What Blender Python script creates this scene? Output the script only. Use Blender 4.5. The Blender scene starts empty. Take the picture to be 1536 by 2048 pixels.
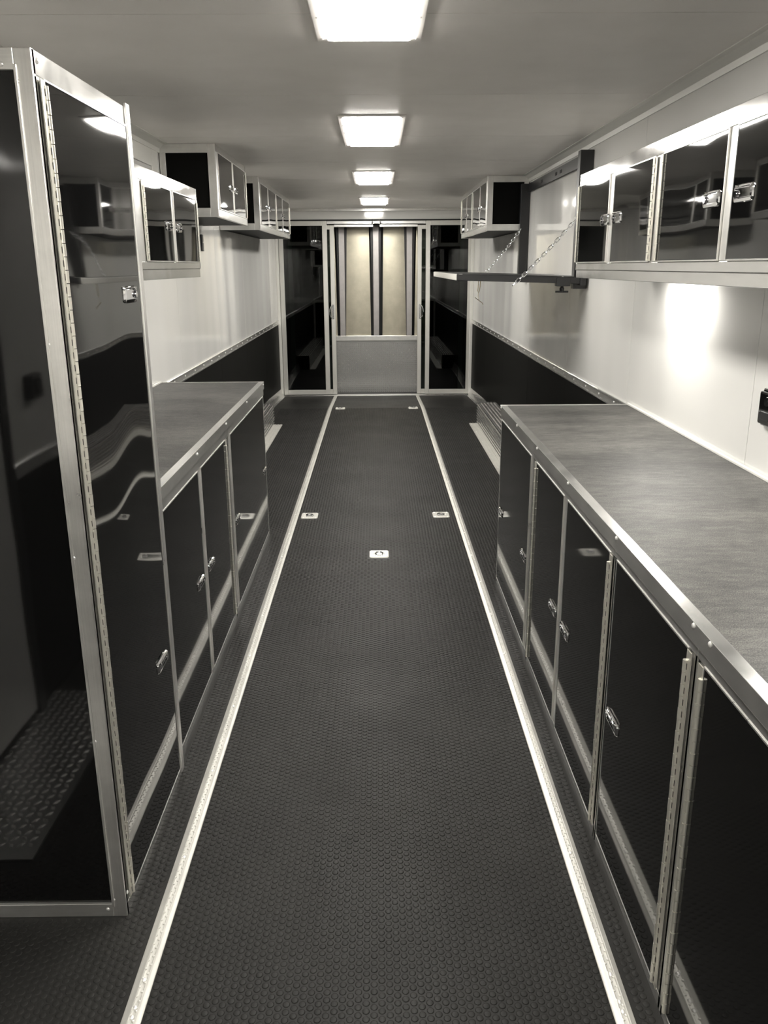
import bpy, bmesh, math, random
import numpy as np
from mathutils import Vector, Matrix
random.seed(4)
S = bpy.context.scene
COL = S.collection

# ------------------------------------------------------------------ camera
F_PX, PITCH, YAW, ROLL, CAM_H = 1670.77, .2863, .0072, -.0059, 1.5527
Fv = Vector((math.sin(YAW)*math.cos(PITCH), math.cos(YAW)*math.cos(PITCH), -math.sin(PITCH)))
Rv = Vector((math.cos(YAW), -math.sin(YAW), 0)); Uv = Rv.cross(Fv)
Rr = Rv*math.cos(ROLL)+Uv*math.sin(ROLL); Ur = Uv*math.cos(ROLL)-Rv*math.sin(ROLL)
cd = bpy.data.cameras.new('camera'); cam = bpy.data.objects.new('camera', cd); COL.objects.link(cam)
cd.sensor_fit = 'VERTICAL'; cd.sensor_height = 36; cd.sensor_width = 27
cd.lens = F_PX/2048*36; cd.clip_start = .02; cd.clip_end = 60
M = Matrix((Rr, Ur, -Fv)).transposed().to_4x4(); M.translation = (0, 0, CAM_H)
cam.matrix_world = M
S.camera = cam
# ------------------------------------------------------------------ world, exposure, light levels
w = bpy.data.worlds.new('night'); S.world = w; w.use_nodes = True
w.node_tree.nodes['Background'].inputs[0].default_value = (.012, .014, .02, 1)
w.node_tree.nodes['Background'].inputs[1].default_value = 1
S.view_settings.view_transform = 'Standard'; S.view_settings.look = 'None'
S.view_settings.gamma = 1; S.view_settings.exposure = 0.0
S.view_settings.use_curve_mapping = False
LAMP = 54.0            # emission of the ceiling light diffusers
PUCK_W = 7.0           # watts of the puck lights under the right wall cabinet
LIGHT_COL = (1.0, .965, .90)

# ------------------------------------------------------------------ dimensions
WL, WR = -1.2453, 1.2147
ZC = 2.2333
Y0, Y1 = -3.0, 10.86
YEND = 11.45
ET0, ET1 = .852, .905          # tie-down track on the walls

# ------------------------------------------------------------------ materials
def mat(name, col, rough=.5, metal=0., spec=.5, **k):
    m = bpy.data.materials.new(name); m.use_nodes = True
    b = m.node_tree.nodes['Principled BSDF']
    b.inputs['Base Color'].default_value = (*col, 1)
    b.inputs['Roughness'].default_value = rough
    b.inputs['Metallic'].default_value = metal
    b.inputs['Specular IOR Level'].default_value = spec
    for a, v in k.items(): b.inputs[a.replace('_', ' ')].default_value = v
    return m
def N(m, t, **k):
    n = m.node_tree.nodes.new(t)
    for a, v in k.items():
        if a in n.inputs: n.inputs[a].default_value = v
        else: setattr(n, a, v)
    return n
def L(m, a, b): m.node_tree.links.new(a, b)
def BS(m): return m.node_tree.nodes['Principled BSDF']
def coords(m, scale=(1, 1, 1)):
    """object coordinates shifted by nothing: every mesh is built in metres"""
    t = N(m, 'ShaderNodeTexCoord'); mp = N(m, 'ShaderNodeMapping')
    mp.inputs['Scale'].default_value = scale
    g = N(m, 'ShaderNodeNewGeometry')
    L(m, g.outputs['Position'], mp.inputs['Vector'])
    return mp.outputs['Vector']
def noise(m, vec, scale, detail=2, rough=.5):
    n = N(m, 'ShaderNodeTexNoise'); n.inputs['Scale'].default_value = scale
    n.inputs['Detail'].default_value = detail; n.inputs['Roughness'].default_value = rough
    L(m, vec, n.inputs['Vector']); return n.outputs['Fac']
def ramp(m, fac, stops):
    r = N(m, 'ShaderNodeValToRGB'); e = r.color_ramp.elements
    while len(e) < len(stops): e.new(.5)
    for i, (p, c) in enumerate(stops):
        e[i].position = p; e[i].color = (*c, 1) if len(c) == 3 else c
    L(m, fac, r.inputs['Fac']); return r.outputs['Color']
def bump(m, h, strength, dist, chain=None):
    b = N(m, 'ShaderNodeBump'); b.inputs['Strength'].default_value = strength
    b.inputs['Distance'].default_value = dist
    L(m, h, b.inputs['Height'])
    if chain is not None: L(m, chain, b.inputs['Normal'])
    return b.outputs['Normal']
def rng(m, fac, a, b):
    r = N(m, 'ShaderNodeMapRange'); r.inputs['To Min'].default_value = a; r.inputs['To Max'].default_value = b
    L(m, fac, r.inputs['Value']); return r.outputs['Result']

MT = {}
# white pre-finished wall skin, glossy and slightly wavy
m = MT['white'] = mat('white_gloss_skin', (.67, .665, .642), .09, 0, .5)
v = coords(m, (1, 1.6, .18)); L(m, bump(m, noise(m, v, 2.2, 0), .3, .02), BS(m).inputs['Normal'])
L(m, rng(m, noise(m, coords(m), 3, 3), .07, .12), BS(m).inputs['Roughness'])
m = MT['whitetrim'] = mat('white_trim', (.72, .71, .67), .3)
# ceiling vinyl
m = MT['ceiling'] = mat('ceiling_vinyl', (.9, .87, .84), .42, 0, .4)
v = coords(m); c = ramp(m, noise(m, v, 5, 4), [(.3, (.87, .84, .805)), (.7, (.92, .89, .855))]); L(m, c, BS(m).inputs['Base Color'])
L(m, bump(m, noise(m, v, 220, 2), .25, .001), BS(m).inputs['Normal'])
# black laminates
m = MT['black'] = mat('black_gloss_skin', (.004, .004, .004), .045, 0, .5)
v = coords(m, (1, 1, .55)); L(m, bump(m, noise(m, v, 4.5, 1), .05, .02), BS(m).inputs['Normal'])
m = MT['blackwavy'] = mat('black_gloss_wavy_skin', (.004, .004, .004), .03, 0, .55)
v = coords(m, (1, 1, .9)); L(m, bump(m, noise(m, v, 2.6, 0), .16, .03), BS(m).inputs['Normal'])
m = MT['blackbase'] = mat('black_satin_laminate', (.004, .004, .0038), .05, 0, .34)
v = coords(m, (1, 1, .8)); L(m, bump(m, noise(m, v, 3, 0), .05, .01), BS(m).inputs['Normal'])
m = MT['blackwall'] = mat('black_wainscot', (.0065, .0065, .006), .45, 0, .03)
m = MT['blackpaint'] = mat('black_powder_coat', (.012, .012, .013), .35, 0, .5)
v = coords(m); L(m, bump(m, noise(m, v, 400, 2), .15, .001), BS(m).inputs['Normal'])
m = MT['dark'] = mat('dark_gap', (.004, .004, .004), .7)
# aluminium
def alu(name, col, r0, r1, sc, st=.02, metal=.9):
    m = mat(name, col, r0, metal)
    n = noise(m, coords(m, tuple(3*x for x in sc)), 1, 2, .5); n2 = noise(m, coords(m, (9, 9, 9)), 1, 4, .65)
    L(m, rng(m, n2, r0-.03, r1+.05), BS(m).inputs['Roughness'])
    q = N(m, 'ShaderNodeMix', data_type='FLOAT'); q.inputs[0].default_value = .35; L(m, n2, q.inputs[2]); L(m, n, q.inputs[3])
    L(m, ramp(m, q.outputs[0], [(.35, tuple(x*.90 for x in col)), (.65, tuple(min(.95, x*1.08) for x in col))]), BS(m).inputs['Base Color'])
    L(m, bump(m, noise(m, coords(m, (5, 5, 5)), 1, 1), st, .004), BS(m).inputs['Normal'])
    return m
MT['alu'] = alu('mill_aluminium_along', (.80, .795, .775), .15, .24, (90, 3, 60))
MT['alubright'] = alu('polished_aluminium_trim', (.84, .835, .82), .07, .10, (90, 3, 60), .01, .95)
MT['aluv'] = alu('mill_aluminium_upright', (.80, .79, .765), .24, .36, (120, 120, 2.5))
MT['alux'] = alu('mill_aluminium_crosswise', (.78, .775, .75), .25, .4, (3, 90, 90))
MT['rail'] = alu('bright_floor_aluminium', (.62, .61, .57), .36, .48, (60, 4, 60), .02, .5)
MT['frame'] = mat('satin_anodised_aluminium', (.62, .61, .57), .38, .35)
MT['sheet'] = alu('bare_aluminium_sheet', (.46, .43, .345), .3, .42, (2.2, 2, 1.6), .5, 1.0)
MT['rib'] = alu('ramp_rib_aluminium', (.46, .44, .43), .35, .5, (60, 60, 4))
MT['plate'] = mat('diamond_plate_aluminium', (.42, .42, .41), .34, .85)
MT['lug'] = mat('worn_plate_lugs', (.82, .81, .78), .26, .85)
MT['hinge'] = mat('steel_piano_hinge', (.72, .70, .63), .38, .8)
MT['chrome'] = mat('chrome', (.86, .86, .87), .06, 1.0)
MT['zinc'] = mat('zinc_plated_steel', (.72, .73, .74), .2, 1.0)
MT['brass'] = mat('brass_wire', (.75, .6, .35), .3, 1.0)
MT['screw'] = mat('screw_steel', (.88, .87, .84), .28, .55)
MT['lens'] = mat('recess_shade', (.03, .03, .03), .3)
# floor rubber
RUB = (.0145, .0142, .0132)
def rubber(name, lattice):
    m = mat(name, RUB, .5, 0, .17)
    v = coords(m)
    n = noise(m, v, 2.2, 4, .6); L(m, ramp(m, n, [(.3, tuple(x*.8 for x in RUB)), (.7, tuple(x*1.3 for x in RUB))]), BS(m).inputs['Base Color'])
    L(m, rng(m, noise(m, v, 3, 3), .4, .56), BS(m).inputs['Roughness'])
    nn = bump(m, noise(m, v, 500, 2), .25, .0006)
    if lattice:
        sp = N(m, 'ShaderNodeSeparateXYZ'); L(m, v, sp.inputs[0])
        def cosn(o, per):
            a = N(m, 'ShaderNodeMath', operation='MULTIPLY'); L(m, o, a.inputs[0]); a.inputs[1].default_value = 2*math.pi/per
            c = N(m, 'ShaderNodeMath', operation='COSINE'); L(m, a.outputs[0], c.inputs[0]); return c.outputs[0]
        p = N(m, 'ShaderNodeMath', operation='MULTIPLY'); L(m, cosn(sp.outputs[0], .035), p.inputs[0]); L(m, cosn(sp.outputs[1], .0202), p.inputs[1])
        nn = bump(m, rng(m, p.outputs[0], 0, 1), .8, .0016, nn)
    L(m, nn, BS(m).inputs['Normal']); return m
MT['rubber'] = rubber('black_rubber_flooring', False)
MT['rubberfar'] = rubber('black_rubber_flooring_far', True)
MT['coin'] = rubber('black_rubber_studs', False)
# worktop laminate
m = MT['counter'] = mat('grey_woven_laminate', (.12, .12, .115), .5, 0, .22)
v1 = coords(m, (16, 46, 34)); v2 = coords(m, (300, 700, 500)); v3 = coords(m, (2, 5, 2)); v4 = coords(m, (900, 240, 500))
a = noise(m, v1, 1, 6, .8); b = noise(m, v2, 1, 2); c = noise(m, v3, 1, 3); d = noise(m, v4, 1, 2)
def add(x, y, f=.5):
    q = N(m, 'ShaderNodeMix', data_type='FLOAT'); q.inputs[0].default_value = f; L(m, x, q.inputs[2]); L(m, y, q.inputs[3]); return q.outputs[0]
mixv = add(add(a, c, .4), add(b, d, .5), .6)
L(m, ramp(m, mixv, [(.42, (.016, .016, .016)), (.5, (.050, .049, .046)), (.58, (.135, .131, .12))]), BS(m).inputs['Base Color'])
L(m, bump(m, mixv, .2, .0006), BS(m).inputs['Normal'])
# glass of the sliding doors: dark tinted
m = MT['glass'] = mat('dark_tinted_glass', (.05, .07, .06), .015, 0, .5, IOR=1.5, Transmission_Weight=1.0)
# diffusers
m = MT['diffuser'] = mat('lit_diffuser', (.9, .9, .9), .4)
BS(m).inputs['Emission Color'].default_value = (*LIGHT_COL, 1); BS(m).inputs['Emission Strength'].default_value = LAMP
m = MT['pucklens'] = mat('lit_puck_lens', (.9, .9, .9), .4)
BS(m).inputs['Emission Color'].default_value = (*LIGHT_COL, 1); BS(m).inputs['Emission Strength'].default_value = 30

# ------------------------------------------------------------------ mesh helpers
class MB:
    def __init__(s): s.v = []; s.f = []; s.s = []; s.mi = []; s.cur = 0
    def poly(s, vs, fs, smooth=False):
        o = len(s.v); s.v += [tuple(p) for p in vs]
        for f in fs: s.f.append(tuple(i+o for i in f)); s.s.append(smooth); s.mi.append(s.cur)
        return s
    def box(s, x0, x1, y0, y1, z0, z1):
        if x0 > x1: x0, x1 = x1, x0
        if y0 > y1: y0, y1 = y1, y0
        if z0 > z1: z0, z1 = z1, z0
        return s.poly([(x0, y0, z0), (x1, y0, z0), (x1, y1, z0), (x0, y1, z0), (x0, y0, z1), (x1, y0, z1), (x1, y1, z1), (x0, y1, z1)],
               [(0, 3, 2, 1), (4, 5, 6, 7), (0, 1, 5, 4), (1, 2, 6, 5), (2, 3, 7, 6), (3, 0, 4, 7)])
    def extrude(s, prof, y0, y1, smooth=False, axis='Y'):
        """closed profile of (a,b) pairs extruded along an axis; Y: (x,z), X: (y,z), Z: (x,y)"""
        n = len(prof)
        def P(a, b, t): return {'Y': (a, t, b), 'X': (t, a, b), 'Z': (a, b, t)}[axis]
        vs = [P(a, b, y0) for a, b in prof]+[P(a, b, y1) for a, b in prof]
        fs = [(i, (i+1) % n, (i+1) % n+n, i+n) for i in range(n)]
        s.poly(vs, fs, smooth); return s.poly(vs, [tuple(range(n))[::-1], tuple(range(n, 2*n))])
    def cyl(s, p, q, r, n=12, r2=None, smooth=True, caps=True):
        p = Vector(p); q = Vector(q); d = (q-p).normalized(); r2 = r if r2 is None else r2
        u = d.orthogonal().normalized(); w_ = d.cross(u)
        vs = [];
        for c, rr in ((p, r), (q, r2)):
            for i in range(n):
                a = 2*math.pi*i/n; vs.append(c+(u*math.cos(a)+w_*math.sin(a))*rr)
        s.poly(vs, [(i, (i+1) % n, (i+1) % n+n, i+n) for i in range(n)], smooth)
        if caps: s.poly(vs, [tuple(range(n))[::-1], tuple(range(n, 2*n))])
        return s
    def dome(s, c, d, r, h, n=10, rings=3):
        """cap of radius r and height h standing on point c along d"""
        c = Vector(c); d = Vector(d).normalized(); u = d.orthogonal().normalized(); w_ = d.cross(u)
        vs = []; fs = []
        for k in range(rings):
            t = math.pi/2*k/rings
            for i in range(n):
                a = 2*math.pi*i/n; vs.append(c+(u*math.cos(a)+w_*math.sin(a))*r*math.cos(t)+d*h*math.sin(t))
        vs.append(c+d*h); top = len(vs)-1
        for k in range(rings-1):
            for i in range(n): fs.append((k*n+i, k*n+(i+1) % n, (k+1)*n+(i+1) % n, (k+1)*n+i))
        for i in range(n): fs.append(((rings-1)*n+i, (rings-1)*n+(i+1) % n, top))
        return s.poly(vs, fs, True)
    def tube(s, pts, r, n=8, closed=False):
        pts = [Vector(p) for p in pts]; k = len(pts); vs = []; prev = None
        for i, p in enumerate(pts):
            a = pts[i-1] if (i > 0 or closed) else p; b = pts[(i+1) % k] if (i < k-1 or closed) else p
            t = (b-a).normalized()
            if prev is None: u = t.orthogonal().normalized()
            else:
                u = (prev-t*prev.dot(t)).normalized()
            prev = u; w_ = t.cross(u)
            for j in range(n):
                an = 2*math.pi*j/n; vs.append(p+(u*math.cos(an)+w_*math.sin(an))*r)
        fs = []
        for i in range(k if closed else k-1):
            i2 = (i+1) % k
            for j in range(n): fs.append((i*n+j, i*n+(j+1) % n, i2*n+(j+1) % n, i2*n+j))
        if not closed: fs += [tuple(range(n))[::-1], tuple(range((k-1)*n, k*n))]
        return s.poly(vs, fs, True)
    def build(s, name, m, parent=None, bevel=0, loc=None, kind=None, label=None):
        me = bpy.data.meshes.new(name)
        off = Vector((0, 0, 0))
        if parent is not None: off = world_loc(parent)
        if loc is not None: off = Vector(loc)
        me.from_pydata([(p[0]-off.x, p[1]-off.y, p[2]-off.z) for p in s.v], [], s.f)
        me.polygons.foreach_set('use_smooth', s.s); me.polygons.foreach_set('material_index', s.mi)
        bm = bmesh.new(); bm.from_mesh(me); bmesh.ops.remove_doubles(bm, verts=bm.verts, dist=1e-6)
        bmesh.ops.recalc_face_normals(bm, faces=bm.faces); bm.to_mesh(me); bm.free()
        if any(s.s): me.set_sharp_from_angle(angle=math.radians(42))
        o = bpy.data.objects.new(name, me); COL.objects.link(o)
        for mm in (m if isinstance(m, (list, tuple)) else [m]): me.materials.append(mm)
        if parent is not None: o.parent = parent; o.location = off-world_loc(parent)
        else: o.location = off
        if bevel:
            b = o.modifiers.new('bevel', 'BEVEL'); b.width = bevel; b.segments = 2; b.limit_method = 'ANGLE'; b.angle_limit = math.radians(40)
        if kind: o['kind'] = kind
        if label: o['label'] = label
        return o
def world_loc(o):
    v = Vector((0, 0, 0))
    while o is not None: v += Vector(o.location); o = o.parent
    return v
def thing(name, label, cat, loc, group=None, kind=None):
    o = bpy.data.objects.new(name, None); COL.objects.link(o); o.empty_display_size = .1
    o.location = loc; o['label'] = label
    if cat: o['category'] = cat
    if group: o['group'] = group
    if kind: o['kind'] = kind
    return o
def struct(name, loc=(0, 0, 0), label=None):
    o = bpy.data.objects.new(name, None); COL.objects.link(o); o.location = loc; o['kind'] = 'structure'
    if label: o['label'] = label
    return o
def place(src, name, parent, loc):
    """another object sharing a mesh"""
    o = bpy.data.objects.new(name, src if isinstance(src, bpy.types.Mesh) else src.data); COL.objects.link(o)
    o.parent = parent; o.location = Vector(loc)-world_loc(parent)
    return o
# shared screw-head meshes for the main facing directions
SCR = {}
def screw_mesh(axis):
    if axis in SCR: return SCR[axis]
    b = MB(); d = {'x+': (1, 0, 0), 'x-': (-1, 0, 0), 'y-': (0, -1, 0), 'z+': (0, 0, 1), 'z-': (0, 0, -1)}[axis]
    b.dome((0, 0, 0), d, .006, .0035, 10, 2)
    o = b.build('screw', MT['screw']); me = o.data; bpy.data.objects.remove(o); SCR[axis] = me; return me
def screws(parent, axis, pts):
    for p in pts: place(screw_mesh(axis), 'screw', parent, p)

# ------------------------------------------------------------------ floor
floor = struct('floor', (0, 0, 0), 'black studded rubber floor running down the aisle')
def ramp_z(y): return 0 if y <= 9.5 else -.0636*(y-9.5)/(Y1-9.5)
RL, RRt = -.5385, .5195      # centre lines of the two floor strips
b = MB()
for (ya, yb) in ((Y0, 9.4),):
    b.box(WL-.05, WR+.05, ya, yb, -.06, 0)
b.build('near_floor_sheet', MT['rubber'], floor)
b = MB()
b.box(WL-.05, WR+.05, 9.4, 9.5, -.06, 0)
b.extrude([(9.5, 0), (YEND, ramp_z(YEND)), (YEND, -.3), (9.5, -.06)], WL-.05, WR+.05, axis='X')
b.build('far_floor_sheet', MT['rubberfar'], floor)
# raised coin studs, real relief where they can be told apart
def stud_mesh(pts, n, R):
    k = len(pts)
    a = np.arange(n)*2*np.pi/n+.3
    t = np.concatenate([np.stack([np.cos(a)*R, np.sin(a)*R, np.zeros(n)], 1),
                        np.stack([np.cos(a)*R*.97, np.sin(a)*R*.97, np.full(n, .0009)], 1),
                        np.stack([np.cos(a)*R*.8, np.sin(a)*R*.8, np.full(n, .0013)], 1)])
    rs = np.random.RandomState(3)
    hs = 1+.25*rs.randn(k)*.5
    V = np.zeros((k, 3*n, 3)); V += t[None]; V[:, :, 2] *= np.clip(hs, .6, 1.5)[:, None]
    V[:, :, 0] += pts[:, 0][:, None]; V[:, :, 1] += pts[:, 1][:, None]
    q = []
    for r_ in (0, 1):
        for i in range(n): q += [r_*n+i, r_*n+(i+1) % n, (r_+1)*n+(i+1) % n, (r_+1)*n+i]
    q += [2*n+i for i in range(n)]
    q = np.array(q); loops = (q[None]+np.arange(k)[:, None]*3*n).ravel()
    sizes = np.tile(np.array([4]*2*n+[n]), k)
    me = bpy.data.meshes.new('coin_studs'); me.vertices.add(k*3*n); me.vertices.foreach_set('co', V.ravel())
    me.loops.add(len(loops)); me.loops.foreach_set('vertex_index', loops.astype(np.int32))
    me.polygons.add(len(sizes)); st = np.concatenate([[0], np.cumsum(sizes)[:-1]])
    me.polygons.foreach_set('loop_start', st.astype(np.int32))
    me.update(calc_edges=True); me.validate()
    me.materials.append(MT['coin'])
    o = bpy.data.objects.new('coin_studs', me); COL.objects.link(o); o.parent = floor; o['kind'] = 'stuff'
def studs():
    px, py, R = .0175, .0202, .0081
    pts = []
    ix = np.arange(int(WL/px)-1, int(WR/px)+2)
    for i in ix:
        x = i*px
        if x < WL+.01 or x > WR-.01: continue
        if abs(x-RL) < .029 or abs(x-RRt) < .029: continue
        off = 0 if i % 2 == 0 else py/2
        for j in range(int(1.25/py), int(9.48/py)):
            y = j*py+off
            if y > 9.47: continue
            if x < -.645 and y > 1.71 and y < 4.82: continue
            if x > .59 and y < 4.01: continue
            if x < -.94 and y < 1.56: continue
            if x > .93 and 4.9 < y < 8.47: continue
            if x < -.965 and 4.9 < y < 8.47: continue
            if abs(x) > 1.15 and y >= 8.4: continue
            if (abs(x+.423) < .062 or abs(x-.408) < .062) and abs(y-9.47) < .075: continue
            # tie-down plates
            if abs(x-.003) < .062 and abs(y-4.436) < .075: continue
            if (abs(x+.445) < .062 or abs(x-.41) < .062) and abs(y-5.2) < .075: continue
            pts.append((x, y))
    allp = np.array(pts)
    for n, pts in ((10, allp[allp[:, 1] < 4.2]), (6, allp[allp[:, 1] >= 4.2])): stud_mesh(pts, n, R)
studs()

# ------------------------------------------------------------------ walls
def wall(side):
    X = WL if side < 0 else WR; s = -side     # s: inward direction
    nm = 'wall_left' if side < 0 else 'wall_right'
    W = struct(nm)
    b = MB(); b.box(X-s*.06, X-s*.004, Y0, YEND, -.3, ZC+.05); b.build('wall_core', MT['whitetrim'], W)
    # white skin panels above the track, joints between them
    seams = [Y0]+[4.05+1.36*k for k in range(-5, 6)]+[YEND]
    seams = [y for y in seams if Y0 <= y <= YEND]
    for a, c in zip(seams[:-1], seams[1:]):
        if side < 0 and a < 1.33 < c+.1 and False: pass
        MB().box(X-s*.004, X, a+.0015, c-.0015, ET1-.01, ZC).build('wall_panel', MT['white'], W)
    for a, c in zip(seams[:-1], seams[1:]):
        MB().box(X-s*.004, X, a+.001, c-.001, -.2, ET0+.01).build('wainscot_panel', MT['blackwall'], W)
    # joint cover lines
    # tie-down track: lip, recessed channel, lip
    T = struct('trim_1' if side < 0 else 'trim_2', (X, 0, ET0), 'aluminium rail between black wainscot and white wall, '+('left' if side < 0 else 'right')+' side')
    prof = [(0, ET0), (s*.010, ET0+.001), (s*.012, ET0+.008), (s*.005, ET0+.012), (s*.004, ET1-.016), (s*.011, ET1-.012), (s*.012, ET1-.004), (s*.009, ET1), (0, ET1)]
    MB().extrude([(X+a, z) for a, z in prof], Y0, Y1-.02).build('channel', MT['alu'], T)
    ys = [2.45+.30*k for k in range(28) if 2.45+.30*k > (3.9 if side > 0 else 4.4)]
    screws(T, 'x+' if s > 0 else 'x-', [(X+s*.0045, y, (ET0+ET1)/2) for y in ys if y < Y1-.1])
    return W
wallL = wall(-1); wallR = wall(1)
# ceiling
ceil_ = struct('ceiling', (0, 0, ZC), 'grey-white vinyl ceiling boards')
MB().box(WL-.05, WR+.05, Y0, YEND, ZC+.001, ZC+.06).build('roof_deck', MT['dark'], ceil_)
ys = [2.646+1.157*k for k in range(-5, 8)]; ys = [Y0]+[y for y in ys if Y0 < y < YEND]+[YEND]
for a, c in zip(ys[:-1], ys[1:]):
    MB().box(WL, WR, a+.0014, c-.0014, ZC, ZC+.0012).build('ceiling_board', MT['ceiling'], ceil_)
# cove trims along the ceiling edges
for k, (X, s) in enumerate(((WL, 1), (WR, -1))):
    prof = [(X, ZC), (X+s*.055, ZC), (X+s*.055, ZC-.004), (X+s*.035, ZC-.007), (X+s*.010, ZC-.028), (X+s*.006, ZC-.05), (X, ZC-.05)]
    o = MB().extrude(prof, Y0, Y1).build('trim_%d' % (3+k), MT['whitetrim'], None); o['kind'] = 'structure'
    o['label'] = ('left' if s > 0 else 'right')+' white cove strip where wall meets ceiling'
# back wall behind the camera
o = MB().box(WL-.05, WR+.05, Y0-.06, Y0, -.1, ZC+.05).build('wall_back', MT['white']); o['kind'] = 'structure'
# far wall: header above the sliding doors
FW = struct('wall_far')
MB().box(WL, WR, Y1+.10, Y1+.13, 2.03, ZC).build('header_core', MT['dark'], FW)
MB().box(WL, WR, Y1-.005, Y1+.10, 2.105, 2.215).build('header_panel', MT['white'], FW)
MB().box(WL, WR, Y1-.02, Y1+.06, 2.2, ZC).build('header_angle', MT['alu'], FW, .003)
# side jambs in the corners
for k, (X, s) in enumerate(((WL, 1), (WR, -1))):
    o = MB().box(X, X+s*.035, Y1-.035, Y1+.1, -.07, 2.105).build('trim_%d' % (5+k), MT['whitetrim'], bevel=.003); o['kind'] = 'structure'
    o['label'] = ('left' if s > 0 else 'right')+' white corner jamb beside the sliding glass doors'
# ------------------------------------------------------------------ floor strips
def strip(n, xc, lab):
    T = struct('trim_%d' % n, (xc, 0, 0), lab)
    pr = [(-.0215, 0), (-.0215, .0025), (-.017, .0052), (-.0105, .0058), (-.0085, .0075), (-.006, .0078), (-.004, .0056), (.0, .0052), (.0055, .0056), (.0075, .0078), (.010, .0078), (.012, .0058), (.0175, .0048), (.0215, .0022), (.0215, 0)]
    b = MB(); b.extrude([(xc+x, z) for x, z in pr], .2, 9.5, True)
    zz = ramp_z(Y1-.03)
    vs = [(xc+x, 9.5, z) for x, z in pr]+[(xc+x, Y1-.03, z+zz) for x, z in pr]; k = len(pr)
    b.poly(vs, [(i, (i+1) % k, (i+1) % k+k, i+k) for i in range(k)], True)
    b.build('floor_strip', MT['rail'], T)
    b = MB()
    y = 1.2
    while y < 6:
        b.dome((xc-.0045, y, .0056), (0, 0, 1), .0040, .0032, 6, 2); b.dome((xc+.0045, y+.012, .0054), (0, 0, 1), .0040, .0032, 6, 2); y += .025
    b.build('grip_bumps', MT['rail'], T, kind='stuff')
    screws(T, 'z+', [(xc, yy, .0062) for yy in (1.421, 1.446, 1.52, 1.93, 2.337, 2.746, 3.159, 3.57, 3.98, 4.39, 4.8, 5.21, 5.62, 6.03, 6.44)])
strip(7, RL, 'left aluminium strip set lengthways in the rubber floor')
strip(8, RRt, 'right aluminium strip set lengthways in the rubber floor')
# ------------------------------------------------------------------ hardware
def latch(b_side, y, z, X, name_parent, Lh=.108, H=.042):
    """chrome paddle latch; b_side: outward direction in x; X: door face; lies along Y"""
    s = b_side; b = MB()
    def rr(w_, h_, r_, n=4):
        pts = []
        for cx, cy, a0 in ((w_/2-r_, h_/2-r_, 0), (-w_/2+r_, h_/2-r_, 90), (-w_/2+r_, -h_/2+r_, 180), (w_/2-r_, -h_/2+r_, 270)):
            for i in range(n+1):
                a = math.radians(a0+90*i/n); pts.append((cx+r_*math.cos(a), cy+r_*math.sin(a)))
        return pts
    o = rr(Lh, H, .010); o2 = rr(Lh-.004, H-.004, .009); i_ = rr(Lh-.018, H-.018, .005); i2 = rr(Lh-.018, H-.018, .005)
    n = len(o)
    rings = [[(X, y+a, z+c) for a, c in o], [(X+s*.004, y+a, z+c) for a, c in o2], [(X+s*.0055, y+a, z+c) for a, c in i_], [(X+s*.0008, y+a, z+c) for a, c in i2]]
    vs = sum(rings, []); fs = []
    for k in range(3):
        for i in range(n): fs.append((k*n+i, k*n+(i+1) % n, (k+1)*n+(i+1) % n, (k+1)*n+i))
    fs.append(tuple(range(3*n, 4*n))); b.poly(vs, fs, False)
    # paddle, hinged on one long side and a little raised
    w_ = Lh-.046
    b.poly([(X+s*.004, y-w_/2-.010, z-H/2+.012), (X+s*.004, y+w_/2-.010, z-H/2+.012), (X+s*.0042, y+w_/2-.010, z+H/2-.010), (X+s*.0042, y-w_/2-.010, z+H/2-.010),
            (X+s*.001, y-w_/2-.010, z-H/2+.012), (X+s*.001, y+w_/2-.010, z-H/2+.012), (X+s*.001, y+w_/2-.010, z+H/2-.010), (X+s*.001, y-w_/2-.010, z+H/2-.010)],
           [(0, 1, 2, 3), (4, 7, 6, 5), (0, 4, 5, 1), (1, 5, 6, 2), (2, 6, 7, 3), (3, 7, 4, 0)])
    b.cyl((X+s*.001, y+Lh/2-.020, z), (X+s*.009, y+Lh/2-.020, z), .008, 12)
    b.tube([(X+s*.003, y-Lh/2+.01, z+H/2-.004), (X+s*.007, y-Lh/2+.018, z+H/2-.004), (X+s*.007, y+Lh/2-.018, z+H/2-.004), (X+s*.003, y+Lh/2-.01, z+H/2-.004)], .0028, 6)
    return b.build('latch', MT['chrome'], name_parent, label='chrome paddle latch')
def piano_hinge(parent, X, y, z0, z1, s, toward, far=False):
    """y: pin line, leaf spreads towards 'toward' (+1/-1 along Y); s outward x"""
    b = MB()
    b.box(X, X+s*.0022, y, y+toward*.022, z0, z1)
    p = .052 if far else .026; n = int((z1-z0)/p); r = .0052
    for i in range(n):
        a = z0+i*p+.0008; c = z0+(i+1)*p-.0008
        b.cyl((X+s*.003, y, a), (X+s*.003, y, c), r if i % 2 else r*.93, 10)
        b.cur = 1; b.box(X+s*.0018, X+s*.0026, y+toward*.0045, y+toward*.0078, a+p*.22, c-p*.22); b.cur = 0
    return b.build('piano_hinge', [MT['hinge'], MT['dark']], parent)

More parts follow.
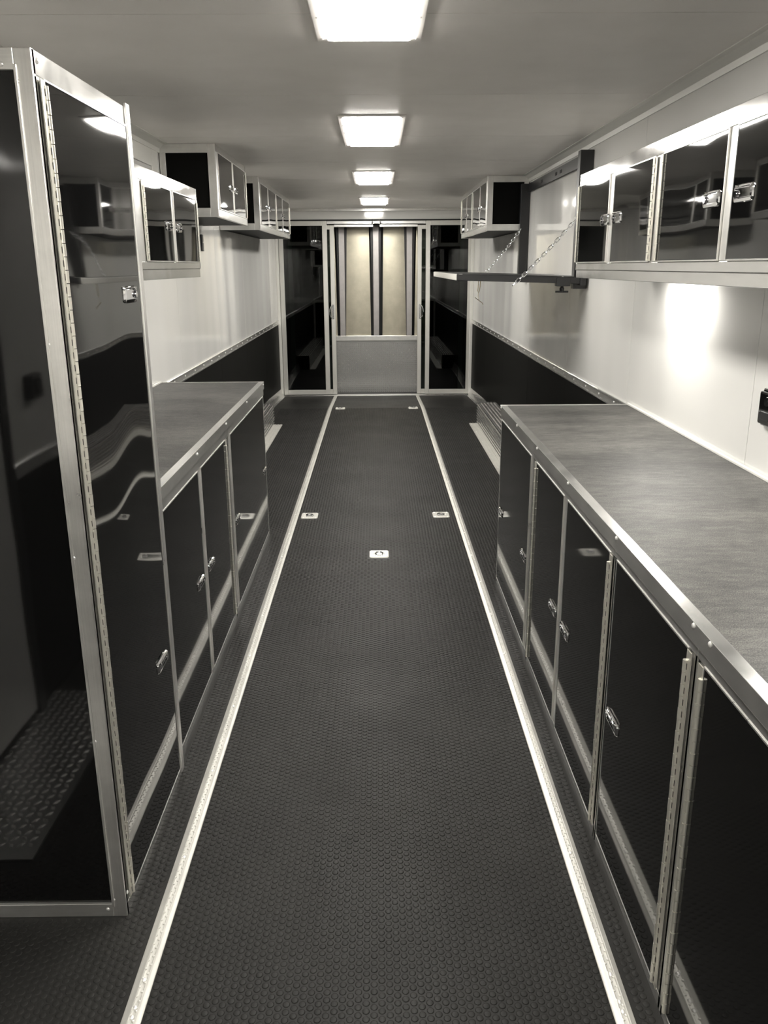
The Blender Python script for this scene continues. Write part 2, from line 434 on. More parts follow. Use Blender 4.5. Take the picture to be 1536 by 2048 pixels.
def cabinet(name, label, cat, side, Xf, Xw, y0, y1, z0, z1, doors, group=None, posts=(), dm='black', toprail=.05, botrail=.035, endw=.032,
            near_panel=True, side_mat=None, lip=0, far=False, split_top=False, endpanel='black'):
    """side +1: against the right wall, faces -x. doors: (ya, yb, hinge 'n'/'f'/None, [(y,z)..])."""
    s = -side                      # outward x direction
    P = thing(name, label, cat, ((Xf+Xw)/2, (y0+y1)/2, z0), group)
    if endw > .04: endpanel = 'blackwall'
    t = .020                       # frame thickness
    xi = Xf-s*t
    MB().box(xi-s*.004, Xw, y0+.006, y1-.006, z0+.004, z1-.004).build('carcass', MT[endpanel], P)
    # end frames (face the camera and the far end)
    for nm, ya, yb in (('near', y0-.0015, y0+.012), ('far', y1-.012, y1+.0015)):
        if nm == 'far' and far: pass
        b = MB(); b.box(Xf, Xf-s*endw, ya, yb, z0, z1); b.build('corner_post', MT['aluv'], P, .0015)
        b = MB(); b.box(Xf-s*endw, Xw, ya, yb, z1-endw*1.1, z1); b.build('end_rail', MT['alux'], P, .0015)
        b = MB(); b.box(Xf-s*endw, Xw, ya, yb, z0, z0+endw*1.1); b.build('end_rail', MT['alux'], P, .0015)
        b = MB(); b.box(Xw+s*.035, Xw, ya, yb, z0+endw*1.1, z1-endw*1.1); b.build('end_post', MT['aluv'], P, .0015)
    # front frame rails
    MB().box(xi, Xf, y0, y1, z1-toprail, z1).build('top_rail', MT['alubright' if lip else 'alu'], P, .0018)
    if split_top: MB().box(Xf-s*.002, Xf+s*.0025, y0, y1, z1-toprail, z1-toprail*.45).build('top_rail_lip', MT['alu'], P, .001)
    MB().box(xi, Xf, y0, y1, z0, z0+botrail).build('bottom_rail', MT['alu'], P, .0018)
    if lip: MB().box(xi, Xf-s*.004, y0+.003, y1-.003, z0-lip, z0).build('lower_channel', MT['alu'], P, .0015)
    ps = [(y0+.0005, y0+endw), (y1-endw, y1-.0005)]+list(posts)
    for a, c in ps: MB().box(xi, Xf, a, c, z0+botrail, z1-toprail).build('post', MT['aluv'], P, .0018)
    for (ya, yb, hg, lts) in doors:
        za, zb = z0+botrail+.004, z1-toprail-.004
        D = MB().box(xi+s*.002, Xf+s*.0035, ya+.003, yb-.003, za, zb).build('door', MT[dm], P, .002)
        # slim bright edging round the door leaf
        b = MB(); e = .0035; x0_, x1_ = xi+s*.003, Xf+s*.0045
        b.box(x0_, x1_, ya+.003-e, yb-.003+e, zb, zb+e); b.box(x0_, x1_, ya+.003-e, yb-.003+e, za-e, za)
        b.box(x0_, x1_, ya+.003-e, ya+.003, za, zb); b.box(x0_, x1_, yb-.003, yb-.003+e, za, zb)
        b.build('edging', MT['aluv'], D)
        if hg == 'n': piano_hinge(D, Xf+s*.0035, ya, za, zb, s, -1, far)
        if hg == 'f': piano_hinge(D, Xf+s*.0035, yb, za, zb, s, 1, far)
        for (ly, lz) in lts: latch(s, ly, lz, Xf+s*.0035, D, H=.034 if dm == 'blackbase' or lz < 1 else .042)
    return P

# ------------------------------------------------------------------ right base cabinets
XR = .600; ZR = .8945
GB = 'black base cabinets under the right worktop'
cabinet('base_cabinet', 'black base cabinet at the far end of the right worktop, one door with two latches', 'cabinet', 1, XR, WR-.004, 3.118, 3.997, 0, ZR,
        [(3.168, 3.968, None, [(3.895, .40), (3.245, .405)])], GB, dm='blackbase', split_top=True)
cabinet('base_cabinet', 'black two-door base cabinet second from the far end of the right worktop', 'cabinet', 1, XR, WR-.004, 1.998, 3.114, 0, ZR,
        [(2.578, 3.060, 'f', [(2.652, .424)]), (2.026, 2.528, 'n', [(2.465, .422)])], GB, posts=[(2.533, 2.574)], dm='blackbase', split_top=True)
cabinet('base_cabinet', 'black single-door base cabinet beside the double-hinged post, right side', 'cabinet', 1, XR, WR-.004, 1.427, 1.994, 0, ZR,
        [(1.467, 1.968, 'n', [(1.90, .428)])], GB, dm='blackbase', split_top=True)
cabinet('base_cabinet', 'black base cabinet in the bottom right corner, nearest on the right', 'cabinet', 1, XR, WR-.004, -.2, 1.423, 0, ZR,
        [(.80, 1.387, 'f', [(.86, .428)]), (-.16, .76, 'n', [(.70, .428)])], GB, posts=[(.765, .796)], dm='blackbase', split_top=True)
# ------------------------------------------------------------------ left base cabinets
XL = -.656; ZL = .905
GL = 'black base cabinets under the left worktop'
cabinet('base_cabinet', 'black two-door base cabinet right behind the tall cabinet on the left', 'cabinet', -1, XL, WL+.004, 2.345, 3.585, 0, ZL,
        [(2.40, 2.950, 'n', [(2.873, .443)]), (3.000, 3.520, 'f', [(3.07, .443)])], GL, posts=[(2.955, 2.996)], dm='blackbase', split_top=True, toprail=.06)
cabinet('base_cabinet', 'wide black base cabinet at the far end of the left worktop', 'cabinet', -1, XL, WL+.004, 3.589, 4.795, 0, ZL,
        [(3.640, 4.758, None, [(4.685, .425), (3.715, .43)])], GL, dm='blackbase', split_top=True, toprail=.06)
# ------------------------------------------------------------------ worktops
def worktop(label, side, Xe, Xw, y0, y1, z):
    s = -side
    P = thing('worktop', label, 'worktop', ((Xe+Xw)/2, (y0+y1)/2, z-.012), 'aluminium-edged grey worktops')
    MB().box(Xe-s*.028, Xw, y0, y1-.004, z-.012, z-.0015).build('laminate_top', MT['counter'], P)
    # angle along the front edge
    pr = [(Xe, z), (Xe-s*.030, z), (Xe-s*.030, z-.002), (Xe-s*.003, z-.003), (Xe-s*.003, z-.040), (Xe, z-.040)]
    MB().extrude(pr, y0, y1).build('edge_trim', MT['alu'], P, .0012)
    MB().box(Xe, Xw, y1-.004, y1, z-.014, z+.0015).build('end_trim', MT['alux'], P)
    MB().box(Xw+s*.012, Xw, y0, y1, z-.002, z+.008).build('back_bead', MT['whitetrim'], P, .002)
    return P
W1 = worktop('speckled grey worktop along the right wall, lit from above', 1, .592, WR-.003, -.2, 3.997, .9075)
screws(W1, 'x-', [(.592, y, .900) for y in (3.97, 3.502, 3.04, 2.517, 1.97, 1.443, 1.362, .9)])
W2 = worktop('dark grey worktop along the left wall behind the tall cabinet', -1, -.648, WL+.003, 2.345, 4.797, .922)
screws(W2, 'x+', [(-.648, y, .909) for y in (4.766, 4.138, 3.542, 2.942)])
# ------------------------------------------------------------------ tall cabinet
T = cabinet('tall_cabinet', 'tall black cabinet with bright aluminium corner frame at the left edge', 'cabinet', -1, -.6328, WL+.004, 1.722, 2.334, 0, 1.943,
            [(1.760, 2.306, 'n', [(2.205, 1.487), (2.205, .457)])], dm='blackwavy', toprail=.045, botrail=.036, endw=.034, endpanel='black')
screws(T, 'y-', [(-.664, 1.722, z) for z in (1.886, 1.404, .947, .494, .050)]+[(-.690, 1.722, 1.915), (-.68, 1.722, .022)])
screws(T, 'x+', [(-.6328, 1.735, .06), (-.6328, 1.745, 1.925)])
MB().box(-.6328, -.6255, 2.306, 2.336, .02, 1.95).build('door_stop_strip', MT['aluv'], T, .002)
MB().box(-.668, -.662, 1.717, 1.722, .03, 1.915).build('post_bead', MT['aluv'], T, .001)
# ------------------------------------------------------------------ wall cabinets
XWL = -.92; XWR = .885
cabinet('wall_cabinet', 'small two-door wall cabinet hung just past the tall cabinet on the left', 'cabinet', -1, XWL, WL+.004, 3.362, 4.572, 1.545, 1.936,
        [(3.52, 3.985, 'n', [(3.915, 1.728)]), (4.032, 4.53, 'f', [(4.10, 1.728)])], 'wall cabinets on the left', posts=[(3.394, 3.516), (3.99, 4.028)], dm='blackwavy', toprail=.052, botrail=.03, lip=.042)
cabinet('wall_cabinet', 'two-door cabinet hung against the ceiling on the left, black end panel', 'cabinet', -1, XWL, WL+.004, 5.19, 6.34, 1.835, ZC-.001,
        [(5.245, 5.735, None, [(5.67, 2.03)]), (5.78, 6.29, 'f', [(5.85, 2.03)])], 'wall cabinets on the left', posts=[(5.74, 5.775)], dm='blackwavy', toprail=.04, botrail=.045, endw=.045)
cabinet('wall_cabinet', 'long four-door cabinet under the ceiling on the far left', 'cabinet', -1, XWL, WL+.004, 7.03, 9.42, 1.835, ZC-.001,
        [(7.10, 7.56, None, [(7.50, 2.03)]), (7.60, 8.14, 'f', [(7.66, 2.03)]), (8.20, 8.70, None, [(8.64, 2.03)]), (8.74, 9.36, 'f', [(8.80, 2.03)])],
        'wall cabinets on the left', posts=[(7.565, 7.595), (8.15, 8.19), (8.705, 8.735)], dm='blackwavy', toprail=.04, botrail=.045, endw=.045, far=True)
cabinet('wall_cabinet', 'long four-door cabinet under the ceiling on the far right', 'cabinet', 1, XWR, WR-.004, 7.05, 9.12, 1.82, ZC-.001,
        [(7.10, 7.50, None, [(7.45, 2.01)]), (7.53, 8.08, 'f', [(7.59, 2.01)]), (8.13, 8.57, None, [(8.51, 2.01)]), (8.60, 9.08, 'f', [(8.66, 2.01)])],
        None, posts=[(7.503, 7.527), (8.085, 8.125), (8.573, 8.597)], dm='blackwavy', toprail=.04, botrail=.045, endw=.045, far=True)
RW = cabinet('wall_cabinet', 'long black wall cabinet above the lit right worktop, chrome latches', 'cabinet', 1, XWR, WR-.004, -.1, 3.862, 1.532, 1.925,
        [(3.355, 3.845, 'f', [(3.395, 1.718)]), (2.825, 3.290, 'n', [(3.225, 1.718)]), (2.252, 2.745, 'f', [(2.325, 1.716)]), (1.72, 2.198, 'n', [(2.125, 1.716)]), (1.15, 1.64, 'f', [(1.22, 1.716)]), (.62, 1.1, 'n', [(1.02, 1.716)])],
        None, posts=[(3.295, 3.35), (2.75, 2.82), (2.203, 2.248), (1.645, 1.715), (1.105, 1.145), (.03, .615)], dm='blackwavy', toprail=.045, botrail=.028, lip=.034)
# short light bars fixed underneath it
for k, (py, lab) in enumerate(((3.33, 'small light bar under the right wall cabinet making the bright wall patch'), (1.95, 'small light bar under the nearer part of the right wall cabinet'), (.6, 'small light bar under the right wall cabinet beside the camera'))):
    xb = 1.125
    P = thing('under_cabinet_light', lab, 'lamp', (xb, py, 1.532), 'light bars under the right wall cabinet')
    MB().box(xb-.03, xb+.03, py-.16, py+.16, 1.518, 1.532).build('housing', MT['zinc'], P, .003)
    MB().box(xb-.02, xb+.02, py-.15, py+.15, 1.515, 1.519).build('lens', MT['pucklens'], P, .001)
    ld = bpy.data.lights.new('bar_lamp', 'AREA'); ld.shape = 'RECTANGLE'; ld.size = .04; ld.size_y = .36; ld.energy = PUCK_W; ld.color = LIGHT_COL
    lo = bpy.data.objects.new('bar_lamp', ld); COL.objects.link(lo); lo.parent = P; lo.location = (0, 0, -.0185)
# ------------------------------------------------------------------ ceiling lights
for k, yc in enumerate((2.42, 4.79, 7.18, 9.65, .05, -2.3)):
    xc = -.016; hw = .127; hl = .47
    lab = ['rectangular ceiling light nearest the camera, cut by the top edge', 'second rectangular ceiling light from the camera', 'third rectangular ceiling light from the camera',
           'farthest ceiling light, in front of the glass doors', 'ceiling light above the camera, outside the picture', 'rearmost ceiling light behind the camera'][k]
    P = thing('ceiling_light', lab, 'lamp', (xc, yc, ZC), 'ceiling lights down the middle')
    fw = .036; b = MB(); z1 = ZC; z0 = ZC-.006
    for (a, c, d, e) in ((xc-hw-fw, xc-hw, yc-hl-fw, yc+hl+fw), (xc+hw, xc+hw+fw, yc-hl-fw, yc+hl+fw), (xc-hw, xc+hw, yc-hl-fw, yc-hl), (xc-hw, xc+hw, yc+hl, yc+hl+fw)):
        b.box(a, c, d, e, z0, z1)
    b.build('frame', MT['ceiling'], P, .003)
    pts = [];r_ = .015
    for cx, cy, a0 in ((xc+hw-r_, yc+hl-r_, 0), (xc-hw+r_, yc+hl-r_, 90), (xc-hw+r_, yc-hl+r_, 180), (xc+hw-r_, yc-hl+r_, 270)):
        for i in range(5):
            a = math.radians(a0+22.5*i); pts.append((cx+r_*math.cos(a), cy+r_*math.sin(a)))
    MB().extrude(pts, ZC-.013, ZC-.0005, axis='Z').build('diffuser', MT['diffuser'], P)
    screws(P, 'z-', [(xc+sx*(hw+fw*.5), yc+t, z0) for sx in (-1, 1) for t in (-.47, -.24, 0, .24, .47)])
# ------------------------------------------------------------------ tie-down rings in the floor
def dring(x, y, label, z=0.):
    P = thing('tie_down_ring', label, 'tie-down', (x, y, z), 'steel tie-down plates in the floor')
    hw, hl, r_, n = .054, .060, .014, 4
    def rr(w_, l_, r):
        o = []
        for cx, cy, a0 in ((w_-r, l_-r, 0), (-w_+r, l_-r, 90), (-w_+r, -l_+r, 180), (w_-r, -l_+r, 270)):
            for i in range(n+1):
                a = math.radians(a0+90*i/n); o.append((x+cx+r*math.cos(a), y+cy+r*math.sin(a)))
        return o
    A = rr(hw, hl, r_); B = rr(hw-.003, hl-.003, r_-.002)
    C = [(x+.034*math.cos(math.radians(i*18)), y+.036*math.sin(math.radians(i*18))) for i in range(20)]
    C = [(x+.034*math.cos(math.radians(45*0+i*18)), y+.036*math.sin(math.radians(i*18))) for i in range(20)]
    k = 20; b = MB()
    A2 = [A[i] for i in range(k)]; B2 = [B[i] for i in range(k)]
    # start the circle at the same angle as the outline's first corner
    sh = [(x+.034*math.cos(math.radians(9+i*18)), y+.036*math.sin(math.radians(9+i*18))) for i in range(k)]
    D = [(x+(p-x)*.75, y+(q-y)*.75) for p, q in sh]
    vs = [(p, q, z) for p, q in A2]+[(p, q, z+.003) for p, q in B2]+[(p, q, z+.003) for p, q in sh]+[(p, q, z+.0004) for p, q in D]
    fs = []
    for j in range(3):
        for i in range(k): fs.append((j*k+i, j*k+(i+1) % k, (j+1)*k+(i+1) % k, (j+1)*k+i))
    b.poly(vs, fs); b.build('plate', MT['rail'], P)
    MB().poly([(p, q, z+.0004) for p, q in D], [tuple(range(k))]).build('cup', MT['zinc'], P)
    ring = [(x+.021*math.cos(math.radians(a)), y-.004+.021*math.sin(math.radians(a)), z+.007) for a in range(0, 360, 24)]
    MB().tube(ring, .0045, 6, True).build('ring', MT['chrome'], P)
    MB().box(x-.012, x+.012, y-.034, y-.022, z+.002, z+.0125).build('ring_clip', MT['zinc'], P, .002)
    screws(P, 'z+', [(x+a*.041, y+c*.046, z+.003) for a in (-1, 1) for c in (-1, 1)])
dring(.003, 4.436, 'square steel tie-down plate in the middle of the floor')
dring(-.445, 5.2, 'steel tie-down plate beside the left floor strip, level with the cabinets')
dring(.407, 5.2, 'steel tie-down plate beside the right floor strip, level with the cabinets')
dring(-.423, 9.47, 'far steel tie-down plate near the glass doors, left', 0)
dring(.408, 9.47, 'far steel tie-down plate near the glass doors, right', 0)
# ------------------------------------------------------------------ wheel boxes
def wheelbox(side, Xs, Xfl, Xw, label):
    s = -side; y0, y1, zt = 4.95, 8.46, .215
    if side < 0: y0 = 5.0
    P = thing('wheel_box', label, 'wheel box', ((Xs+Xw)/2, (y0+y1)/2, 0), 'ribbed aluminium wheel boxes')
    MB().box(Xs-s*.006, Xw, y0, y1, 0, zt-.006).build('box_core', MT['blackwall'], P)
    # ribbed cladding: raised bars with shadowed grooves between them
    n = 6; wd = abs(Xw-Xs)
    MB().box(Xs, Xw, y0, y1, zt-.006, zt-.004).build('top_sheet', MT['rib'], P)
    for i in range(n):
        a = Xw+s*wd*(i+.30)/n; c = Xw+s*wd*(i+.92)/n
        MB().box(a, c, y0, y1, zt-.004, zt+.006).build('rib', MT['alu'], P, .002)
    MB().box(Xs-s*.006, Xs, y0, y1, .004, zt-.004).build('side_sheet', MT['rib'], P)
    for i in range(7):
        a = .012+(zt-.016)*(i+.1)/7; c = .012+(zt-.016)*(i+.66)/7
        MB().box(Xs, Xs+s*.009, y0, y1, a, c).build('rib', MT['alu'], P, .002)
    wd = abs(Xfl-Xs); pr = [(Xs, 0), (Xs, .004)]
    for i in range(3):
        a = Xs+s*wd*(i+.2)/3; c = Xs+s*wd*(i+.75)/3
        pr += [(a, .003), (a+s*.002, .006), (c, .006), (c+s*.002, .003)]
    pr += [(Xfl, .003), (Xfl, 0)]
    MB().extrude(pr, y0, y1).build('floor_flange', MT['rail'], P)
    screws(P, 'z+', [((Xs+Xfl)/2+s*.018, y, .005) for y in (8.4, 8.0, 7.5, 7.0, 6.5, 6.0)])
wheelbox(1, 1.019, .937, WR-.002, 'ribbed aluminium wheel box past the right base cabinets')
wheelbox(-1, -1.060, -.972, WL+.002, 'ribbed aluminium wheel box past the left base cabinets')
for k, (X, s) in enumerate(((WL, 1), (WR, -1))):
    b = MB()
    for ya, yb in ((8.46, 9.5), (9.5, Y1-.04)):
        pr = [(X, .10), (X+s*.008, .10), (X+s*.014, .05), (X+s*.040, .012), (X+s*.055, 0), (X, 0)]
        n = len(pr); vs = [(a, ya, c+ramp_z(ya)) for a, c in pr]+[(a, yb, c+ramp_z(yb)) for a, c in pr]
        b.poly(vs, [(i, (i+1) % n, (i+1) % n+n, i+n) for i in range(n)]+[tuple(range(n)), tuple(range(n, 2*n))])
    o = b.build('baseboard_%s' % ('left' if s > 0 else 'right'), MT['alu'], None); o['kind'] = 'structure'
# ------------------------------------------------------------------ sliding glass doors
def glass_door(n, label, xa, xb, y, z0, z1, fl, fr, ft, fb, handle=None):
    D = struct('door_%d' % n, ((xa+xb)/2, y, z0), label)
    t = .022
    MB().box(xa, xa+fl, y-t, y+t, z0, z1).build('stile', MT['frame'], D, .003)
    MB().box(xb-fr, xb, y-t, y+t, z0, z1).build('stile', MT['frame'], D, .003)
    MB().box(xa+fl, xb-fr, y-t*.96, y+t*.96, z1-ft, z1).build('head_rail', MT['frame'], D, .003)
    MB().box(xa+fl, xb-fr, y-t*.96, y+t*.96, z0, z0+fb).build('bottom_rail', MT['frame'], D, .003)
    MB().box(xa+fl-.004, xb-fr+.004, y-.003, y+.003, z0+fb-.004, z1-ft+.004).build('glass_pane', MT['glass'], D)
    if handle:
        hx, dirn = handle; zc_ = .998; pts = []
        for i in range(9):
            a = -math.pi/2+math.pi*i/8
            pts.append((hx+dirn*(.004+.036*math.cos(a)), y-t-.030*math.cos(a)-.004, zc_+.08*math.sin(a)))
        MB().tube(pts, .0055, 8).build('handle', MT['chrome'], D)
        MB().box(hx-.012*1, hx+.012, y-t-.003, y-t, zc_-.09, zc_+.09).build('handle_plate', MT['zinc'], D, .001)
    return D
zb = -.045
glass_door(1, 'outer left sliding door with dark glass', -1.205, -.607, Y1, zb, 2.088, .055, .057, .056, .062)
glass_door(2, 'inner left sliding door half hidden behind the outer one', -1.10, -.522, Y1+.055, zb, 2.04, .055, .053, .05, .06, (-.553, -1))
glass_door(3, 'inner right sliding door half hidden behind the outer one', .518, 1.10, Y1+.055, zb, 2.04, .05, .055, .05, .06, (.550, 1))
glass_door(4, 'outer right sliding door with dark glass', .617, 1.198, Y1, zb, 2.088, .053, .055, .056, .062)
TR = struct('trim_9', (0, Y1, 2.05), 'twin aluminium track rails above the sliding doors')
MB().box(-1.2, 1.19, Y1-.02, Y1+.022, 2.09, 2.104).build('gap_strip', MT['dark'], TR)  # dark strip added to draw the black gap line above the doors
MB().box(-.607, .617, Y1+.025, Y1+.05, 2.052, 2.092).build('upper_track', MT['alux'], TR, .004)
MB().box(-.522, -.035, Y1+.06, Y1+.09, 2.018, 2.050).build('lower_track', MT['alux'], TR, .004)
MB().box(.045, .518, Y1+.06, Y1+.09, 2.018, 2.050).build('lower_track', MT['alux'], TR, .004)
b = MB(); b.box(-.035, .048, Y1-.02, Y1+.03, 2.088, 2.104); b.box(-.022, .032, Y1-.004, Y1+.03, 2.055, 2.07)
b.build('centre_bracket', MT['frame'], TR, .002)
for sx in (-.045, .055): MB().box(sx-.010, sx+.010, Y1-.01, Y1+.03, 2.058, 2.082).build('door_stop', MT['blackpaint'], TR, .002)
o = MB().box(-1.21, 1.2, Y1-.01, Y1+.1, -.085, -.055).build('trim_10', MT['alux'], bevel=.003); o['kind'] = 'structure'; o['label'] = 'threshold bar under the sliding glass doors'
# ------------------------------------------------------------------ rear ramp door seen between the sliding doors
YR = 11.32
R = struct('door_5', (0, YR, 0), 'bare aluminium ramp door closing the rear opening')
MB().box(WL, WR, YR+.06, YR+.09, -.3, ZC).build('outer_skin', MT['dark'], R)
edges = [(-.90, -.52), (-.43, -.075), (.075, .40), (.50, .90)]
for a, c in edges:
    # panels bow a little and taper with the slanted stand-off of the ribs
    b = MB(); n = 6
    vs = []
    for i in range(n+1):
        f = i/n; x = a+(c-a)*f; bow = .006*math.sin(math.pi*f)
        tl = .012*(1 if i == 0 else 0)-.012*(1 if i == n else 0)
        vs += [(x-tl*-1 if False else x, YR+.02-bow, .66), (x+tl*1.6, YR+.045-bow, 2.10)]
    b.poly(vs, [(2*i, 2*i+2, 2*i+3, 2*i+1) for i in range(n)], True); b.build('sheet_panel', MT['sheet'], R)
for xr in (-.447, -.004, .430):
    MB().poly([(xr-.036, YR-.04, .66), (xr+.036, YR-.04, .66), (xr+.038, YR-.03, 2.10), (xr-.038, YR-.03, 2.10),
               (xr-.036, YR-.012, .66), (xr+.036, YR-.012, .66), (xr+.038, YR-.008, 2.10), (xr-.038, YR-.008, 2.10)],
              [(0, 1, 2, 3), (4, 7, 6, 5), (0, 4, 5, 1), (1, 5, 6, 2), (2, 6, 7, 3), (3, 7, 4, 0)]).build('rib', MT['rib'], R, .003)
    # dark tapered block behind each rib, wider at the top
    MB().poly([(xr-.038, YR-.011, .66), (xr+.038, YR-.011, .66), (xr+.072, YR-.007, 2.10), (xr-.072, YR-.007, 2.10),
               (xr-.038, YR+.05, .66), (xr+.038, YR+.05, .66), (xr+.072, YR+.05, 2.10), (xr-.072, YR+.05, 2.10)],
              [(0, 1, 2, 3), (4, 7, 6, 5), (0, 4, 5, 1), (1, 5, 6, 2), (2, 6, 7, 3), (3, 7, 4, 0)]).build('rib_backing', MT['blackpaint'], R)
MB().box(-.80, .80, YR-.045, YR+.02, .605, .668).build('plate_cap', MT['alux'], R, .003)
MB().box(-.80, .80, YR-.02, YR+.05, -.25, .607).build('diamond_plate', MT['plate'], R)
b = MB()
for i in range(-29, 30):
    for j in range(0, 25):
        x = i*.0275+.0; z = -.1+j*.0275; a = math.radians(45 if (i+j) % 2 else -45)
        if abs(x) > .6: continue
        ca, sa = math.cos(a), math.sin(a); l, w_ = .0135, .0058
        P8 = [(l, 0), (0, w_), (-l, 0), (0, -w_)]
        vs = [(x+p*ca-q*sa, YR-.0202, z+p*sa+q*ca) for p, q in P8]+[(x+p*.5*ca-q*.4*sa, YR-.0242, z+p*.5*sa+q*.4*ca) for p, q in P8]
        b.poly(vs, [(0, 1, 5, 4), (1, 2, 6, 5), (2, 3, 7, 6), (3, 0, 4, 7), (4, 5, 6, 7)])
b.build('plate_lugs', MT['lug'], R, kind='stuff')
# side cheeks and lintel of the vestibule between the doors
o = MB().box(WL, WR, Y1+.13, YEND, 2.12, 2.16).build('trim_11', MT['dark']); o['kind'] = 'structure'
# ------------------------------------------------------------------ fold-down bunk frame on the right wall
B = thing('fold_down_frame', 'black steel fold-down frame on the right wall hung by chains', 'rack', (1.19, 5.95, 1.45))
MB().box(1.138, WR-.001, 4.99, 5.055, 1.42, 2.165).build('upright', MT['blackpaint'], B, .003)
MB().box(1.142, WR-.001, 6.985, 7.045, 1.45, 2.165).build('upright', MT['blackpaint'], B, .003)
# slotted angle between the uprights
b = MB(); b.box(1.196, 1.2, 5.055, 6.985, 2.100, 2.165); b.box(1.2, WR-.001, 5.055, 6.985, 2.155, 2.165)
b.build('top_angle', MT['blackpaint'], B, .001)
for y in (5.75, 5.9, 6.4): MB().box(1.1945, 1.1961, y, y+.06, 2.122, 2.142).build('slot', MT['dark'], B)
MB().box(1.165, WR-.001, 5.055, 6.985, 1.452, 1.490).build('wall_rail', MT['blackpaint'], B, .003)
def arm(y, nm='arm'):
    xo, xi = .458, 1.178
    MB().poly([(xo, y, 1.471), (xi, y, 1.448), (xi, y, 1.484), (xo, y, 1.506), (xo, y+.036, 1.471), (xi, y+.036, 1.448), (xi, y+.036, 1.484), (xo, y+.036, 1.506)],
              [(0, 1, 2, 3), (4, 7, 6, 5), (0, 4, 5, 1), (1, 5, 6, 2), (2, 6, 7, 3), (3, 7, 4, 0)]).build(nm, MT['blackpaint'], B, .002)
arm(4.95); arm(6.86)
MB().box(.455, .492, 4.951, 6.895, 1.4715, 1.506).build('outer_rail', MT['frame'], B, .002, label='outer rail, reflected light put into its grey colour')  # pale grey stands in for light reflecting off the rail's aisle face
MB().poly([(.46, 4.96, 1.5065), (1.17, 4.96, 1.4845), (1.17, 6.89, 1.4845), (.46, 6.89, 1.5065), (.46, 4.96, 1.5100), (1.17, 4.96, 1.488), (1.17, 6.89, 1.488), (.46, 6.89, 1.51)],
          [(0, 3, 2, 1), (4, 5, 6, 7), (0, 1, 5, 4), (1, 2, 6, 5), (2, 3, 7, 6), (3, 0, 4, 7)]).build('shelf_sheet', MT['blackpaint'], B)
# clamp block and T-handle under the near arm
b = MB(); b.box(1.03, 1.11, 4.94, 4.995, 1.436, 1.486); b.build('clamp_block', MT['blackpaint'], B, .003)
b = MB(); b.cyl((1.067, 4.967, 1.436), (1.067, 4.967, 1.405), .008, 10); b.cyl((1.03, 4.967, 1.405), (1.104, 4.967, 1.405), .0055, 10); b.dome((1.067, 4.967, 1.420), (0, -1, 0), .014, .012, 10, 3)
b.build('clamp_handle', MT['blackpaint'], B)
MB().box(1.165, 1.2, 4.94, 4.99, 1.440, 1.495).build('pivot_block', MT['blackpaint'], B, .003)
b = MB(); b.dome((1.067, 4.967, 1.486), (0, 0, 1), .010, .006); b.build('bolt', MT['screw'], B)
# chains
def link_mesh():
    l, w_, r_ = .0135, .0085, .0029; pts = []
    for i in range(7): a = -math.pi/2+math.pi*i/6; pts.append((l*.62+w_*math.cos(a), w_*math.sin(a), 0))
    for i in range(7): a = math.pi/2+math.pi*i/6; pts.append((-l*.62+w_*math.cos(a), w_*math.sin(a), 0))
    o = MB().tube(pts, r_, 5, True).build('link', MT['zinc']); me = o.data; bpy.data.objects.remove(o); return me
LM = link_mesh()
def chain(p, q, label, sag=.012):
    p = Vector(p); q = Vector(q)
    C = thing('chain', label, 'chain', p, 'chains holding the fold-down frame')
    n = int((q-p).length/.0255)
    for i in range(n+1):
        t = i/n; c = p.lerp(q, t); c.z -= sag*4*t*(1-t)
        d = (q-p).normalized(); d.z -= sag*4*(1-2*t)/(q-p).length; d.normalize()
        u = Vector((0, 1, 0)); v_ = d.cross(u).normalized(); u = v_.cross(d)
        if i % 2: u, v_ = v_, -u
        m3 = Matrix((d, u, v_)).transposed().to_4x4(); m3.translation = c-p
        o = bpy.data.objects.new('link', LM); COL.objects.link(o); o.parent = C; o.matrix_local = m3
    return C
chain((1.155, 4.975, 1.832), (.790, 4.940, 1.452), 'nearer steel chain running down to the black frame arm')
chain((1.133, 6.93, 1.815), (.877, 6.85, 1.512), 'farther steel chain below the far right cabinet')
H = thing('safety_pin', 'small brass wire pin hanging under the fold-down frame', 'pin', (.716, 6.0, 1.44))
MB().tube([(.722, 6.0, 1.500), (.720, 6.0, 1.42), (.716, 6.0, 1.385), (.709, 6.0, 1.372), (.704, 6.0, 1.385), (.708, 6.0, 1.45), (.718, 6.0, 1.47)], .0022, 6).build('loop', MT['brass'], H)
MB().tube([(.709, 6.0, 1.375), (.706, 6.0, 1.345), (.714, 6.0, 1.32)], .0012, 5).build('tether', MT['brass'], H)
MB().tube([(.686, 6.0, 1.339), (.715, 6.0, 1.318), (.738, 6.0, 1.302), (.742, 6.0, 1.29)], .0022, 6).build('pin_shank', MT['brass'], H)
# small ring on the wall above the near chain
o = thing('wall_ring', 'tiny dark ring on the right wall beside the black upright', 'hook', (1.2, 4.86, 1.99))
MB().tube([(1.165+.022*math.cos(math.radians(a)), 4.86, 1.99+.022*math.sin(math.radians(a))) for a in range(0, 360, 30)], .004, 6, True).build('ring', MT['blackpaint'], o)
MB().box(1.18, WR-.001, 4.85, 4.87, 1.98, 2.0).build('eye', MT['blackpaint'], o)
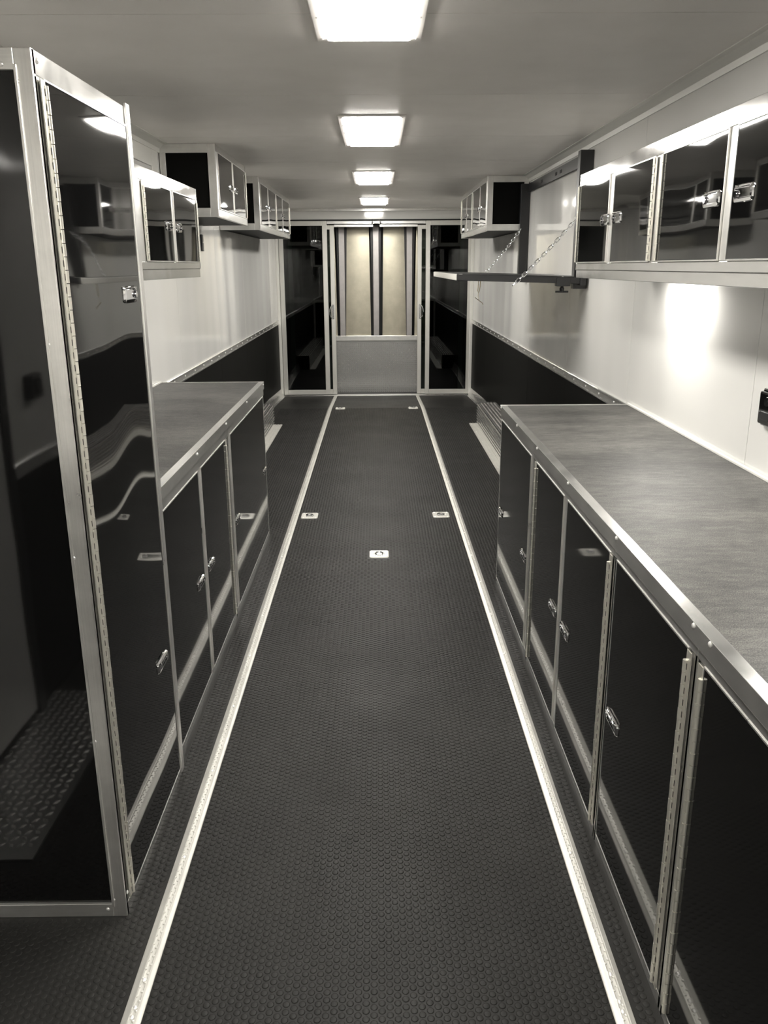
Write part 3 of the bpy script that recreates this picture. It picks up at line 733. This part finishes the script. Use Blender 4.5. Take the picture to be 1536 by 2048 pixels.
# ------------------------------------------------------------------ small things on the walls
o = thing('wall_socket', 'black socket with chrome rim on the right wall at the picture edge', 'socket', (WR, 2.52, 1.13))
MB().box(WR-.001, WR-.016, 2.455, 2.585, 1.068, 1.185).build('rim', MT['chrome'], o, .006)
MB().box(WR-.016, WR-.030, 2.463, 2.577, 1.076, 1.177).build('cover', MT['black'], o, .008)
MB().cyl((WR-.030, 2.52, 1.15), (WR-.034, 2.52, 1.15), .014, 14).build('screw_cap', MT['chrome'], o)
MB().box(WR-.030, WR-.034, 2.49, 2.55, 1.092, 1.118).build('outlet_flap', MT['blackpaint'], o, .003)
o = thing('latch_strip', 'thin black vertical strip on the left wall past the small wall cabinet', 'strip', (WL, 6.26, 1.66))
MB().box(WL+.001, WL+.012, 6.235, 6.29, 1.662, 1.775).build('strip', MT['blackpaint'], o, .003)
MB().dome((WL+.012, 6.262, 1.72), (1, 0, 0), .006, .004).build('rivet', MT['screw'], o)
# hatch framing high on the left wall between the tall cabinet and the ceiling-height cabinet
D = struct('window_1', (WL, 4.3, 1.6), 'white closed hatch high on the left wall with a white frame')
MB().box(WL, WL+.012, 4.98, 5.11, 1.56, 2.18).build('frame_upright', MT['whitetrim'], D, .003)
MB().box(WL, WL+.012, 3.3, 4.98, 2.09, 2.18).build('frame_head', MT['whitetrim'], D, .003)
MB().box(WL, WL+.005, 3.3, 4.978, 1.56, 2.088).build('hatch_leaf', MT['white'], D)
# ------------------------------------------------------------------ side entry behind the camera (seen in the tall cabinet's end panel)
D = struct('door_6', (WL, 1.1, 0), 'white side entry door beside the tall cabinet')
MB().box(WL, WL+.014, .76, 1.62, .03, 1.95).build('door_leaf', MT['white'], D, .002)
b = MB()
b.box(WL, WL+.022, .70, .758, 0, 2.0); b.box(WL, WL+.022, 1.622, 1.66, 0, 2.0); b.box(WL, WL+.022, .70, 1.66, 1.952, 2.0)
b.build('door_seal', MT['blackpaint'], D, .003)
P = thing('entry_step_plate', 'diamond plate step inside the side entry door', 'step', (-1.1, 1.07, 0))
MB().box(WL+.001, -.95, .58, 1.53, 0, .006).build('plate', MT['plate'], P)
b = MB()
for i in range(11):
    for j in range(33):
        x = WL+.02+i*.0275; y = .59+j*.0275; a = math.radians(45 if (i+j) % 2 else -45)
        if x > -.965 or y > 1.52: continue
        ca, sa = math.cos(a), math.sin(a); l, w_ = .0135, .0058; P8 = [(l, 0), (0, w_), (-l, 0), (0, -w_)]
        vs = [(x+p*ca-q*sa, y+p*sa+q*ca, .006) for p, q in P8]+[(x+p*.5*ca-q*.4*sa, y+p*.5*sa+q*.4*ca, .009) for p, q in P8]
        b.poly(vs, [(0, 1, 5, 4), (1, 2, 6, 5), (2, 3, 7, 6), (3, 0, 4, 7), (4, 5, 6, 7)])
b.build('plate_lugs', MT['lug'], P, kind='stuff')
o = thing('door_switch', 'black switch box on the left wall past the side entry', 'switch', (WL, .45, 1.14))
MB().box(WL+.001, WL+.035, .40, .50, 1.10, 1.19).build('switch_box', MT['blackpaint'], o, .006)
MB().box(WL+.035, WL+.042, .435, .465, 1.12, 1.17).build('rocker', MT['black'], o, .002)
bpy.context.view_layer.update()
